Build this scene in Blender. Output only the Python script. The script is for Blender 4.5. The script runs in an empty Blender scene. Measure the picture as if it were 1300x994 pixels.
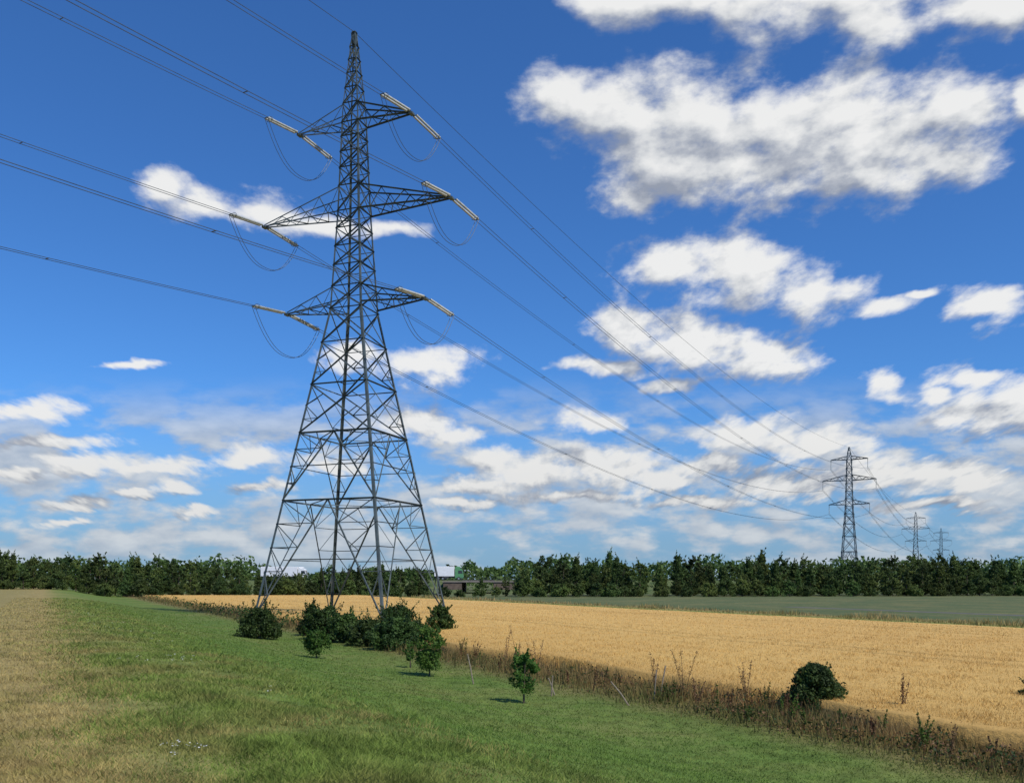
import bpy, math, random
import numpy as np
from mathutils import Vector, Matrix
random.seed(7)
R = np.random.default_rng(11)
scene = bpy.context.scene
col = scene.collection
EYE = 4.0
F = 1150.0

# ------------------------------------------------------------------ helpers
def link(o, parent=None):
    col.objects.link(o)
    if parent is not None:
        o.parent = parent
    return o

def np_mesh(name, verts, faces, mat=None):
    verts = np.asarray(verts, dtype=np.float32); faces = np.asarray(faces, dtype=np.int32)
    me = bpy.data.meshes.new(name)
    n, k = faces.shape
    me.vertices.add(len(verts)); me.vertices.foreach_set("co", verts.ravel())
    me.loops.add(n*k); me.loops.foreach_set("vertex_index", faces.ravel())
    me.polygons.add(n)
    me.polygons.foreach_set("loop_start", np.arange(n, dtype=np.int32)*k)
    try: me.polygons.foreach_set("loop_total", np.full(n, k, dtype=np.int32))
    except Exception: pass
    me.update(calc_edges=True)
    if mat: me.materials.append(mat)
    return me

class MB:
    def __init__(s): s.v=[]; s.f=[]; s.m=[]; s.mi=0
    def add(s, vs, fs):
        b=len(s.v); s.v += [tuple(v) for v in vs]
        for f in fs: s.f.append(tuple(b+i for i in f)); s.m.append(s.mi)
    def angle(s, p, q, w):
        p=Vector(p); q=Vector(q); d=(q-p)
        if d.length<1e-5: return
        d.normalize()
        up=Vector((0,0,1)) if abs(d.z)<0.93 else Vector((1,0,0))
        a=d.cross(up).normalized(); b=d.cross(a).normalized()
        s.add([p,p+a*w,p+b*w,q,q+a*w,q+b*w],[(0,3,4,1),(0,2,5,3)])
    def tube(s, pts, rad, n=6, cap=True):
        pts=[Vector(p) for p in pts]; N=len(pts)
        if not hasattr(rad,'__len__'): rad=[rad]*N
        d0=(pts[-1]-pts[0]).normalized()
        up=Vector((0,0,1)) if abs(d0.z)<0.9 else Vector((1,0,0))
        vs=[];fs=[]
        for i,p in enumerate(pts):
            d=(pts[min(i+1,N-1)]-pts[max(i-1,0)])
            d = d.normalized() if d.length>1e-6 else d0
            a=d.cross(up)
            a = a.normalized() if a.length>1e-4 else Vector((1,0,0))
            b=d.cross(a).normalized()
            for k in range(n):
                t=2*math.pi*k/n
                vs.append(p+(a*math.cos(t)+b*math.sin(t))*rad[i])
        for i in range(N-1):
            for k in range(n):
                k2=(k+1)%n
                fs.append((i*n+k,i*n+k2,(i+1)*n+k2,(i+1)*n+k))
        if cap:
            fs.append(tuple(range(n))[::-1]); fs.append(tuple((N-1)*n+k for k in range(n)))
        s.add(vs,fs)
    def box(s, lo, hi, ch=0.0):
        x0,y0,z0=lo; x1,y1,z1=hi
        if ch<=0:
            vs=[(x0,y0,z0),(x1,y0,z0),(x1,y1,z0),(x0,y1,z0),(x0,y0,z1),(x1,y0,z1),(x1,y1,z1),(x0,y1,z1)]
            s.add(vs,[(0,3,2,1),(4,5,6,7),(0,1,5,4),(1,2,6,5),(2,3,7,6),(3,0,4,7)])
        else:
            c=ch
            def ring(z,i): return [(x0+i,y0+c,z),(x0+c,y0+i,z),(x1-c,y0+i,z),(x1-i,y0+c,z),(x1-i,y1-c,z),(x1-c,y1-i,z),(x0+c,y1-i,z),(x0+i,y1-c,z)]
            vs=ring(z0,0)+ring(z1-c,0)+[((v[0]-(x0+x1)/2)*(1-2*c/(x1-x0))+(x0+x1)/2,(v[1]-(y0+y1)/2)*(1-2*c/(y1-y0))+(y0+y1)/2,z1) for v in ring(z1,0)]
            fs=[tuple(range(8))[::-1],tuple(range(16,24))]
            for r in (0,8):
                for k in range(8): fs.append((r+k,r+(k+1)%8,r+8+(k+1)%8,r+8+k))
            s.add(vs,fs)
    def mesh(s,name,mats):
        me=bpy.data.meshes.new(name); me.from_pydata(s.v,[],s.f)
        if not isinstance(mats,(list,tuple)): mats=[mats]
        for m in mats: me.materials.append(m)
        for p,i in zip(me.polygons,s.m): p.material_index=i
        me.update(); return me
    def obj(s,name,mats,parent=None,loc=None):
        o=bpy.data.objects.new(name,s.mesh(name,mats)); link(o,parent)
        if loc is not None: o.location=loc
        return o

def tag(o,label,cat,group=None):
    o["label"]=label; o["category"]=cat
    if group: o["group"]=group
def empty(name,loc=(0,0,0)):
    o=bpy.data.objects.new(name,None); o.empty_display_size=0.5; o.location=loc; link(o); return o

# ------------------------------------------------------------------ materials
def newmat(name):
    m=bpy.data.materials.new(name); m.use_nodes=True
    nt=m.node_tree; return m,nt,nt.nodes["Principled BSDF"]
def noise_mat(name,c1,c2,scale=4.0,rough=0.7,metal=0.0,detail=5,bump=0.0,obj=False,spec=0.3):
    m,nt,b=newmat(name); N=nt.nodes; L=nt.links
    src=N.new("ShaderNodeTexCoord").outputs["Object"] if obj else N.new("ShaderNodeNewGeometry").outputs["Position"]
    nz=N.new("ShaderNodeTexNoise"); nz.inputs["Scale"].default_value=scale; nz.inputs["Detail"].default_value=detail
    L.new(src,nz.inputs["Vector"])
    r=N.new("ShaderNodeValToRGB"); r.color_ramp.elements[0].position=0.33; r.color_ramp.elements[1].position=0.67
    r.color_ramp.elements[0].color=(*c1,1); r.color_ramp.elements[1].color=(*c2,1)
    L.new(nz.outputs["Fac"],r.inputs["Fac"]); L.new(r.outputs["Color"],b.inputs["Base Color"])
    b.inputs["Roughness"].default_value=rough; b.inputs["Metallic"].default_value=metal
    b.inputs["Specular IOR Level"].default_value=spec
    if bump>0:
        bp=N.new("ShaderNodeBump"); bp.inputs["Strength"].default_value=bump
        L.new(nz.outputs["Fac"],bp.inputs["Height"]); L.new(bp.outputs["Normal"],b.inputs["Normal"])
    return m
def leaf_mat(name,c1,c2,scale,trans=0.3,hv=0.25,hue=(0.485,0.512)):
    m,nt,b=newmat(name); N=nt.nodes; L=nt.links
    tc=N.new("ShaderNodeNewGeometry")
    nz=N.new("ShaderNodeTexNoise"); nz.inputs["Scale"].default_value=scale; nz.inputs["Detail"].default_value=2
    L.new(tc.outputs["Position"],nz.inputs["Vector"])
    r=N.new("ShaderNodeValToRGB"); r.color_ramp.elements[0].position=0.35; r.color_ramp.elements[1].position=0.66
    r.color_ramp.elements[0].color=(*c1,1); r.color_ramp.elements[1].color=(*c2,1)
    L.new(nz.outputs["Fac"],r.inputs["Fac"])
    oi=N.new("ShaderNodeObjectInfo")
    hs=N.new("ShaderNodeHueSaturation")
    mr=N.new("ShaderNodeMapRange"); mr.inputs["To Min"].default_value=1-hv; mr.inputs["To Max"].default_value=1+hv
    L.new(oi.outputs["Random"],mr.inputs["Value"]); L.new(mr.outputs["Result"],hs.inputs["Value"])
    mr2=N.new("ShaderNodeMapRange"); mr2.inputs["To Min"].default_value=hue[0]; mr2.inputs["To Max"].default_value=hue[1]
    mm=N.new("ShaderNodeMath"); mm.operation='FRACT'; m2=N.new("ShaderNodeMath"); m2.operation='MULTIPLY'; m2.inputs[1].default_value=7.3
    L.new(oi.outputs["Random"],m2.inputs[0]); L.new(m2.outputs[0],mm.inputs[0]); L.new(mm.outputs[0],mr2.inputs["Value"]); L.new(mr2.outputs["Result"],hs.inputs["Hue"])
    L.new(r.outputs["Color"],hs.inputs["Color"]); L.new(hs.outputs["Color"],b.inputs["Base Color"])
    b.inputs["Roughness"].default_value=0.6; b.inputs["Specular IOR Level"].default_value=0.2
    t=N.new("ShaderNodeBsdfTranslucent"); L.new(hs.outputs["Color"],t.inputs["Color"])
    mx=N.new("ShaderNodeMixShader"); mx.inputs[0].default_value=trans
    L.new(b.outputs[0],mx.inputs[1]); L.new(t.outputs[0],mx.inputs[2])
    L.new(mx.outputs[0],N["Material Output"].inputs["Surface"])
    return m

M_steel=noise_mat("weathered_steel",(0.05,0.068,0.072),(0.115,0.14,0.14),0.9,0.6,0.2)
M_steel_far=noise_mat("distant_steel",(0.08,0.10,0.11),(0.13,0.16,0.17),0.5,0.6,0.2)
M_ins=noise_mat("insulator_glass",(0.27,0.285,0.27),(0.42,0.43,0.40),2,0.5,0.0,spec=0.3)
M_cable=noise_mat("aluminium_cable",(0.06,0.075,0.09),(0.10,0.12,0.14),1,0.5,0.3)
M_leafA=leaf_mat("tree_leaves",(0.038,0.066,0.018),(0.108,0.152,0.036),0.22,0.25,0.38,(0.475,0.52))  # greens lightened slightly, aerial haze put into the leaf colour
M_leafB=leaf_mat("shrub_leaves",(0.022,0.044,0.012),(0.062,0.105,0.022),1.8,0.25)
M_leafY=leaf_mat("sapling_leaves",(0.035,0.085,0.015),(0.10,0.18,0.03),3.5,0.35)
M_bark=noise_mat("bark",(0.06,0.045,0.03),(0.14,0.11,0.08),8,0.9,obj=True,bump=0.4)
M_wood=noise_mat("grey_stake_wood",(0.18,0.14,0.10),(0.30,0.25,0.18),12,0.85,obj=True,bump=0.3)
M_dock=leaf_mat("rusty_seed_heads",(0.12,0.06,0.03),(0.27,0.165,0.075),4,0.25,0.3)
M_flower=leaf_mat("white_petals",(0.6,0.6,0.55),(0.8,0.8,0.76),6,0.3,0.05)
M_white=noise_mat("white_paint",(0.74,0.74,0.73),(0.82,0.82,0.81),1.5,0.4,obj=True)
M_green=noise_mat("green_paint",(0.09,0.25,0.11),(0.12,0.30,0.14),1.5,0.4,obj=True)
M_glass=noise_mat("dark_glass",(0.02,0.025,0.03),(0.04,0.05,0.055),1,0.1,obj=True,spec=0.6)
M_tyre=noise_mat("tyre_rubber",(0.015,0.015,0.015),(0.03,0.03,0.03),4,0.9,obj=True)
M_hub=noise_mat("hub_metal",(0.3,0.3,0.3),(0.5,0.5,0.5),4,0.4,0.6,obj=True)
M_asph=noise_mat("asphalt",(0.045,0.045,0.046),(0.07,0.07,0.07),2.0,0.9,bump=0.1)
M_brick=noise_mat("brown_brick",(0.10,0.072,0.055),(0.16,0.12,0.09),1.2,0.85,bump=0.2)
M_conc=noise_mat("concrete",(0.16,0.14,0.12),(0.22,0.19,0.165),0.8,0.85)
M_rail=noise_mat("dark_railing",(0.07,0.07,0.07),(0.12,0.12,0.115),2,0.5,0.4)

# u = distance to the right of the bank crest
def U(x,y): return x*0.888+y*0.46
def sst(t): 
    t=np.clip(t,0,1); return t*t*(3-2*t)
BH=1.7
def height(x,y):
    u=U(x,y)
    z=BH*(1-sst((u-1.5)/13.0))*sst((u+24)/12.0)
    z=z+0.04*np.sin(x*0.9+1.3*np.sin(y*0.4))*np.sin(y*0.7)*np.clip((40-y)/30,0,1)
    return z

def strip_color(nt, stops, warp=1.2, wscale=0.25, fine=1.6, fine_amt=0.35, big=0.12, tint=(0.32,0.24,0.10), tint_amt=0.35, det=5):
    N=nt.nodes; L=nt.links
    g=N.new("ShaderNodeNewGeometry")
    dp=N.new("ShaderNodeVectorMath"); dp.operation='DOT_PRODUCT'; dp.inputs[1].default_value=(0.888,0.46,0)
    L.new(g.outputs["Position"],dp.inputs[0])
    nz=N.new("ShaderNodeTexNoise"); nz.inputs["Scale"].default_value=wscale; nz.inputs["Detail"].default_value=det; nz.inputs["Roughness"].default_value=0.65
    L.new(g.outputs["Position"],nz.inputs["Vector"])
    a=N.new("ShaderNodeMath"); a.operation='MULTIPLY_ADD'; a.inputs[1].default_value=warp*2; a.inputs[2].default_value=-warp
    L.new(nz.outputs["Fac"],a.inputs[0])
    s=N.new("ShaderNodeMath"); s.operation='ADD'; L.new(dp.outputs["Value"],s.inputs[0]); L.new(a.outputs[0],s.inputs[1])
    mr=N.new("ShaderNodeMapRange"); mr.inputs["From Min"].default_value=-5; mr.inputs["From Max"].default_value=105
    L.new(s.outputs[0],mr.inputs["Value"])
    r=N.new("ShaderNodeValToRGB"); e=r.color_ramp.elements
    e[0].position=(stops[0][0]+5)/110; e[0].color=(*stops[0][1],1)
    e[1].position=(stops[-1][0]+5)/110; e[1].color=(*stops[-1][1],1)
    for u,c in stops[1:-1]:
        x=e.new((u+5)/110); x.color=(*c,1)
    L.new(mr.outputs["Result"],r.inputs["Fac"])
    n2=N.new("ShaderNodeTexNoise"); n2.inputs["Scale"].default_value=big; n2.inputs["Detail"].default_value=det; n2.inputs["Roughness"].default_value=0.7
    L.new(g.outputs["Position"],n2.inputs["Vector"])
    m2=N.new("ShaderNodeMapRange"); m2.inputs["From Min"].default_value=0.45; m2.inputs["From Max"].default_value=0.68; m2.inputs["To Max"].default_value=tint_amt
    L.new(n2.outputs["Fac"],m2.inputs["Value"])
    mx=N.new("ShaderNodeMix"); mx.data_type='RGBA'; mx.inputs["B"].default_value=(*tint,1)
    L.new(m2.outputs["Result"],mx.inputs["Factor"]); L.new(r.outputs["Color"],mx.inputs["A"])
    n3=N.new("ShaderNodeTexNoise"); n3.inputs["Scale"].default_value=fine; n3.inputs["Detail"].default_value=det; n3.inputs["Roughness"].default_value=0.75
    L.new(g.outputs["Position"],n3.inputs["Vector"])
    m3=N.new("ShaderNodeMapRange"); m3.inputs["From Min"].default_value=0.3; m3.inputs["From Max"].default_value=0.7
    m3.inputs["To Min"].default_value=1-fine_amt; m3.inputs["To Max"].default_value=1+fine_amt
    L.new(n3.outputs["Fac"],m3.inputs["Value"])
    sc=N.new("ShaderNodeVectorMath"); sc.operation='SCALE'; L.new(mx.outputs["Result"],sc.inputs[0]); L.new(m3.outputs["Result"],sc.inputs["Scale"])
    return sc.outputs["Vector"], n3.outputs["Fac"]

GSTOPS=[(-4,(0.24,0.20,0.075)),(0.0,(0.28,0.22,0.085)),(2.2,(0.15,0.18,0.045)),(5.0,(0.11,0.165,0.034)),(7.0,(0.105,0.165,0.032)),
        (15.5,(0.10,0.155,0.032)),(17.5,(0.14,0.12,0.045)),(20,(0.20,0.14,0.055)),(61,(0.25,0.19,0.08)),(62.5,(0.14,0.21,0.042)),(71,(0.14,0.21,0.042)),(75,(0.26,0.21,0.08)),(77.5,(0.10,0.12,0.045)),(79,(0.080,0.108,0.045)),(100,(0.090,0.115,0.05))]
def ground_mat():
    m,nt,b=newmat("field_ground"); c,f=strip_color(nt,GSTOPS)
    nt.links.new(c,b.inputs["Base Color"]); b.inputs["Roughness"].default_value=0.95; b.inputs["Specular IOR Level"].default_value=0.1
    bp=nt.nodes.new("ShaderNodeBump"); bp.inputs["Strength"].default_value=0.5; bp.inputs["Distance"].default_value=0.15
    nt.links.new(f,bp.inputs["Height"]); nt.links.new(bp.outputs["Normal"],b.inputs["Normal"])
    return m
def blade_mat(name,stops,trans=0.4,**k):
    m,nt,b=newmat(name); c,f=strip_color(nt,stops,det=2,**k)
    nt.links.new(c,b.inputs["Base Color"]); b.inputs["Roughness"].default_value=0.8; b.inputs["Specular IOR Level"].default_value=0.1
    t=nt.nodes.new("ShaderNodeBsdfTranslucent"); nt.links.new(c,t.inputs["Color"])
    mx=nt.nodes.new("ShaderNodeMixShader"); mx.inputs[0].default_value=trans
    nt.links.new(b.outputs[0],mx.inputs[1]); nt.links.new(t.outputs[0],mx.inputs[2])
    nt.links.new(mx.outputs[0],nt.nodes["Material Output"].inputs["Surface"])
    return m

# ------------------------------------------------------------------ ground
def axis(lo,hi,step,far,g=1.18):
    a=list(np.arange(lo,hi+1e-6,step)); s=step
    while a[-1]<far: s*=g; a.append(a[-1]+s)
    s=step
    while a[0]>-far: s*=g; a.insert(0,a[0]-s)
    return np.array(a)
us=axis(-26,26,0.7,5000); ys=axis(2,50,0.7,6000)
UU,YY=np.meshgrid(us,ys); XX=(UU-0.46*YY)/0.888
ZZ=height(XX,YY)
idx=np.arange(UU.size).reshape(UU.shape)
faces=np.stack([idx[:-1,:-1],idx[:-1,1:],idx[1:,1:],idx[1:,:-1]],-1).reshape(-1,4)
g=bpy.data.objects.new("ground",np_mesh("ground",np.stack([XX,YY,ZZ],-1).reshape(-1,3),faces,ground_mat())); link(g)
g["kind"]="structure"; g.data.polygons.foreach_set("use_smooth",[True]*len(g.data.polygons))

WST=[(-4,(0.57,0.36,0.115)),(19,(0.46,0.285,0.09)),(24,(0.57,0.365,0.118)),(45,(0.60,0.385,0.13)),(100,(0.61,0.395,0.137))]
WEND=62.0
def wheat_mat(name,surface):
    m,nt,b=newmat(name); c,f=strip_color(nt,WST,warp=2.0,wscale=0.1,fine=3.5,fine_amt=0.17,big=0.06,tint=(0.50,0.29,0.085),tint_amt=0.5,det=5 if surface else 2)
    N=nt.nodes;L=nt.links
    gg=N.new("ShaderNodeNewGeometry"); dp=N.new("ShaderNodeVectorMath"); dp.operation='DOT_PRODUCT'; dp.inputs[1].default_value=(0.888,0.46,0); L.new(gg.outputs["Position"],dp.inputs[0])
    pp=N.new("ShaderNodeMath"); pp.operation='PINGPONG'; pp.inputs[1].default_value=9.0; L.new(dp.outputs["Value"],pp.inputs[0])
    d=N.new("ShaderNodeMath"); d.operation='SUBTRACT'; d.inputs[1].default_value=1.0; L.new(pp.outputs[0],d.inputs[0])
    ab=N.new("ShaderNodeMath"); ab.operation='ABSOLUTE'; L.new(d.outputs[0],ab.inputs[0])
    mr=N.new("ShaderNodeMapRange"); mr.inputs["From Min"].default_value=0.12; mr.inputs["From Max"].default_value=0.4; mr.inputs["To Min"].default_value=0.82; mr.inputs["To Max"].default_value=1.0
    L.new(ab.outputs[0],mr.inputs["Value"])
    sc=N.new("ShaderNodeVectorMath"); sc.operation='SCALE'; L.new(c,sc.inputs[0]); L.new(mr.outputs["Result"],sc.inputs["Scale"])
    L.new(sc.outputs["Vector"],b.inputs["Base Color"]); b.inputs["Roughness"].default_value=0.9; b.inputs["Specular IOR Level"].default_value=0.1
    if surface:
        bp=N.new("ShaderNodeBump"); bp.inputs["Strength"].default_value=0.7; bp.inputs["Distance"].default_value=0.12
        L.new(f,bp.inputs["Height"]); L.new(bp.outputs["Normal"],b.inputs["Normal"])
    return m
wu=np.concatenate([[19.9,20.0],np.arange(20.5,WEND,1.0),[WEND+0.2,WEND+0.3]]); wy=np.concatenate([np.arange(-40,60,1.0),np.arange(60,204,3.0)])
UU,YY=np.meshgrid(wu,wy); UU=UU+0.35*np.sin(YY*0.5)*(UU<22)+0.3*np.sin(YY*0.21)*(UU<22)
XX=(UU-0.46*YY)/0.888
ZZ=0.50+0.03*np.sin(XX*1.7)*np.sin(YY*1.3)
ZZ[:,0]=0.0; ZZ[:,-1]=0.0; ZZ[-1,:]=0.0
idx=np.arange(UU.size).reshape(UU.shape)
faces=np.stack([idx[:-1,:-1],idx[:-1,1:],idx[1:,1:],idx[1:,:-1]],-1).reshape(-1,4)
w=bpy.data.objects.new("wheat_field",np_mesh("wheat_field",np.stack([XX,YY,ZZ],-1).reshape(-1,3),faces,wheat_mat("wheat_canopy",True))); link(w); w["kind"]="structure"

def strip_sheet(name,u0,u1,y0,y1,z,mat):
    ysx=np.linspace(y0,y1,60); 
    UU,YY=np.meshgrid(np.array([u0,(u0+u1)/2,u1]),ysx); XX=(UU-0.46*YY)/0.888
    ZZ=np.full_like(XX,z); ZZ[:,1]+=0.03
    idx=np.arange(UU.size).reshape(UU.shape)
    faces=np.stack([idx[:-1,:-1],idx[:-1,1:],idx[1:,1:],idx[1:,:-1]],-1).reshape(-1,4)
    o=bpy.data.objects.new(name,np_mesh(name,np.stack([XX,YY,ZZ],-1).reshape(-1,3),faces,mat)); link(o); o["kind"]="structure"; return o
M_track=noise_mat("dusty_track",(0.085,0.085,0.07),(0.12,0.12,0.095),0.8,0.95)
strip_sheet("farm_track",94,97,-30,130,0.012,M_track)

# ------------------------------------------------------------------ blades
def sample(n,y0,y1,u0,u1,wid=0.63):
    Y=np.exp(R.uniform(math.log(y0),math.log(y1),n))
    X=R.uniform(-1,1,n)*(wid*Y+1.0)
    u=U(X,Y); k=(u>u0)&(u<u1)
    return X[k],Y[k]
def blades(name,X,Y,h,w,mat,zoff=None,lean=0.35,kind="stuff"):
    n=len(X); Z=height(X,Y) if zoff is None else zoff
    th=R.uniform(0,2*np.pi,n); 
    dx=np.cos(th)*w/2; dy=np.sin(th)*w/2
    lx=R.normal(0,lean,n)*h; ly=R.normal(0,lean,n)*h
    v=np.empty((n,3,3))
    v[:,0]=np.stack([X-dx,Y-dy,Z-0.02],-1); v[:,1]=np.stack([X+dx,Y+dy,Z-0.02],-1); v[:,2]=np.stack([X+lx,Y+ly,Z+h],-1)
    f=np.arange(3*n).reshape(n,3)
    o=bpy.data.objects.new(name,np_mesh(name,v.reshape(-1,3),f,mat)); link(o); o["kind"]=kind; return o
def vnoise(x,y,s,seed=0):
    return 0.5+0.25*(np.sin(x*s+seed+2*np.sin(y*s*0.7+seed))+np.sin(y*s*1.3-seed+1.7*np.sin(x*s*0.9)))
MB_dry=blade_mat("dry_grass_blades",[(-4,(0.48,0.37,0.15)),(1.0,(0.46,0.35,0.135)),(4,(0.32,0.29,0.09)),(100,(0.15,0.15,0.05))],tint=(0.24,0.25,0.065),tint_amt=0.75,big=0.6,fine_amt=0.35)
MB_weed=blade_mat("weed_blades",[(-4,(0.22,0.27,0.065)),(3,(0.195,0.26,0.055)),(100,(0.17,0.25,0.05))],tint=(0.34,0.22,0.10),tint_amt=0.55,big=0.40,fine_amt=0.45)
MB_mown=blade_mat("mown_grass_blades",[(-4,(0.155,0.235,0.045)),(15,(0.145,0.225,0.045)),(17.5,(0.15,0.18,0.045)),(100,(0.12,0.18,0.035))],tint=(0.24,0.235,0.07),tint_amt=0.65,big=0.22,fine_amt=0.4)
MB_tall=blade_mat("straw_grass_blades",[(-4,(0.25,0.18,0.075)),(17,(0.19,0.165,0.06)),(19,(0.32,0.21,0.09)),(60,(0.20,0.25,0.07)),(70,(0.26,0.26,0.085)),(75,(0.44,0.31,0.13)),(100,(0.30,0.25,0.10))],tint=(0.12,0.15,0.04),tint_amt=0.8,big=0.5,fine_amt=0.4)
X,Y=sample(420000,5,110,-3,4.5)
k=R.uniform(0,1,len(X))<1-sst((U(X,Y)-0.2+1.8*(vnoise(X,Y,0.7,8)-0.5))/2.4); X=X[k];Y=Y[k]
blades("dry_grass",X,Y,R.uniform(0.03,0.10,len(X))*(0.6+0.8*vnoise(X,Y,1.5)),0.008+Y*0.0010,MB_dry,lean=0.9)
X,Y=sample(460000,5,110,-1.5,9.0)
uu=U(X,Y)+1.2*(vnoise(X,Y,0.6,2)-0.5); k=R.uniform(0,1,len(X))<sst((uu+0.4)/2.4)*(1-sst((uu-3.8)/4.0)); X=X[k];Y=Y[k]
blades("weedy_grass",X,Y,R.uniform(0.03,0.13,len(X))*(0.3+1.3*vnoise(X,Y,1.3,3)),0.010+Y*0.0012,MB_weed,lean=1.0)
X,Y=sample(420000,6,120,3.4,18.5)
k=R.uniform(0,1,len(X))<sst((U(X,Y)-3.4)/4.0); X=X[k];Y=Y[k]
blades("mown_grass",X,Y,R.uniform(0.02,0.07,len(X)),0.008+Y*0.0011,MB_mown,lean=0.9)
X,Y=sample(360000,9,190,16.4,20.5)
k=R.uniform(0,1,len(X))<(0.12+1.0*sst((U(X,Y)-16.6)/2.0))*np.clip(vnoise(X,Y,0.8,5)+0.55,0,1); X=X[k];Y=Y[k]
blades("tall_grass",X,Y,R.uniform(0.15,0.72,len(X))*(0.5+0.7*vnoise(X,Y,0.9,1)),0.010+Y*0.0009,MB_tall,lean=0.3)
X,Y=sample(130000,50,205,WEND,77)
k=(R.uniform(0,1,len(X))<0.25+sst((U(X,Y)-70)/3)); X=X[k];Y=Y[k]
blades("tall_grass",X,Y,(0.15+0.75*sst((U(X,Y)-71)/3)*vnoise(X,Y,0.3,2))*R.uniform(0.4,1.0,len(X)),0.02+Y*0.0010,MB_tall,lean=0.3)
MW=wheat_mat("wheat_ears",False)
X,Y=sample(540000,12,200,20.1,WEND)
blades("wheat_crop",X,Y,R.uniform(0.08,0.17,len(X)),0.010+Y*0.0007,MW,zoff=np.full(len(X),0.44),lean=0.5)
X,Y=sample(190000,11,200,19.8,21.0)
blades("wheat_crop",X,Y,R.uniform(0.45,0.62,len(X)),0.010+Y*0.0008,MW,zoff=np.zeros(len(X)),lean=0.12)

# ------------------------------------------------------------------ foliage
def leaf_quads(C,size,out=None,bias=0.6,asp=0.6):
    n=len(C); nrm=R.normal(size=(n,3))
    if out is not None: nrm=nrm*0.7+out*bias*1.5
    nrm[:,2]+=0.3
    nrm/=np.linalg.norm(nrm,axis=1,keepdims=True)+1e-9
    t=np.cross(nrm,R.normal(size=(n,3))); t/=np.linalg.norm(t,axis=1,keepdims=True)+1e-9
    b=np.cross(nrm,t); s=(size*R.uniform(0.6,1.3,n))[:,None]
    v=np.stack([C-t*s,C-b*s*asp,C+t*s,C+b*s*asp],1).reshape(-1,3)
    return v,np.arange(4*n).reshape(n,4)
def crown_points(H,Rr,base,shape,ncl,nl,cr=0.3):
    P=[];O=[];cl=[]
    for i in range(ncl):
        t=R.uniform(0.0,1.0)
        if shape=='oval': e=math.sin(math.pi*min(1,max(0.0,t*0.86+0.10)))**0.6
        elif shape=='cone': e=(1-t)**0.75*min(1,t*5+0.35)
        elif shape=='dome': e=math.sqrt(max(0.02,1-t*t*0.97))
        else: e=0.55+0.45*math.sin(math.pi*t)
        e*=R.uniform(0.7,1.15)
        r=Rr*cr*R.uniform(0.5,1.25)*(1.1-0.5*t)
        z=base+r*0.5+t*(H-base-r*1.1)
        a=R.uniform(0,2*math.pi); rr=e*Rr*math.sqrt(R.uniform(0.1,1.0))*0.85
        c=np.array([math.cos(a)*rr,math.sin(a)*rr,z]); cl.append(c)
        d=R.normal(size=(nl,3)); d/=np.linalg.norm(d,axis=1,keepdims=True)
        q=d*(R.uniform(0.15,1,nl)**0.4)[:,None]*r; q[:,2]*=0.8
        k=R.uniform(0,1,nl)<0.15; q[k]*=1.5
        P.append(c+q); O.append(d)
    P=np.concatenate(P); O=np.concatenate(O); k=P[:,2]>0.03; return P[k],O[k],cl
def tree_meshes(name,H,Rr,base,shape,ncl,nl,leaf,trunk_r,mat,cr=0.3,sprigs=0):
    P,O,cl=crown_points(H,Rr,base,shape,ncl,nl,cr)
    if sprigs:
        E=[P]; EO=[O]
        for i in range(sprigs):
            c=cl[int(R.integers(0,len(cl)))]; d=np.array([c[0],c[1],0])/(Rr+1e-6)+np.array([R.normal(0,.3),R.normal(0,.3),R.uniform(0.5,1.3)]); d/=np.linalg.norm(d)
            Ls=Rr*R.uniform(0.35,0.75); t=R.uniform(0,1,30)[:,None]
            q=c+d*Ls*t+R.normal(size=(30,3))*Rr*0.05*(1.2-t); E.append(q); EO.append(R.normal(size=(30,3)))
        P=np.concatenate(E); O=np.concatenate(EO)
    v,f=leaf_quads(P,leaf,O)
    crown=np_mesh(name+"_crown",v,f,mat)
    mb=MB(); top=H*0.85
    lean=[R.normal(0,0.03*H),R.normal(0,0.03*H)]
    pts=[(lean[0]*t*t,lean[1]*t*t,top*t-0.1*(t==0)) for t in (0,0.2,0.45,0.7,1)]
    mb.tube(pts,[trunk_r*1.25,trunk_r,trunk_r*0.75,trunk_r*0.45,trunk_r*0.12],7)
    cl.sort(key=lambda c:c[2])
    for c in cl[::max(1,len(cl)//14)]:
        z0=max(0.15*H*0.4,c[2]-0.45*math.hypot(c[0],c[1])-0.05*H); t=min(1,z0/top)
        p0=Vector((lean[0]*t*t,lean[1]*t*t,z0)); p1=Vector(c)
        mid=(p0+p1)/2+Vector((0,0,0.04*H))
        mb.tube([p0,mid,p1],[trunk_r*0.4*(1.1-t),trunk_r*0.25*(1.1-t),trunk_r*0.06],5)
    return crown,mb.mesh(name+"_trunk",M_bark)
def place_tree(kind,meshes,loc,sc,rot,label,cat,group=None,sz=None):
    e=empty(kind,loc); e.rotation_euler=(0,0,rot); e.scale=(sc,sc,sz if sz else sc)
    c=bpy.data.objects.new("crown",meshes[0]); link(c,e)
    t=bpy.data.objects.new("trunk",meshes[1]); link(t,e)
    tag(e,label,cat,group); return e

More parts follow.
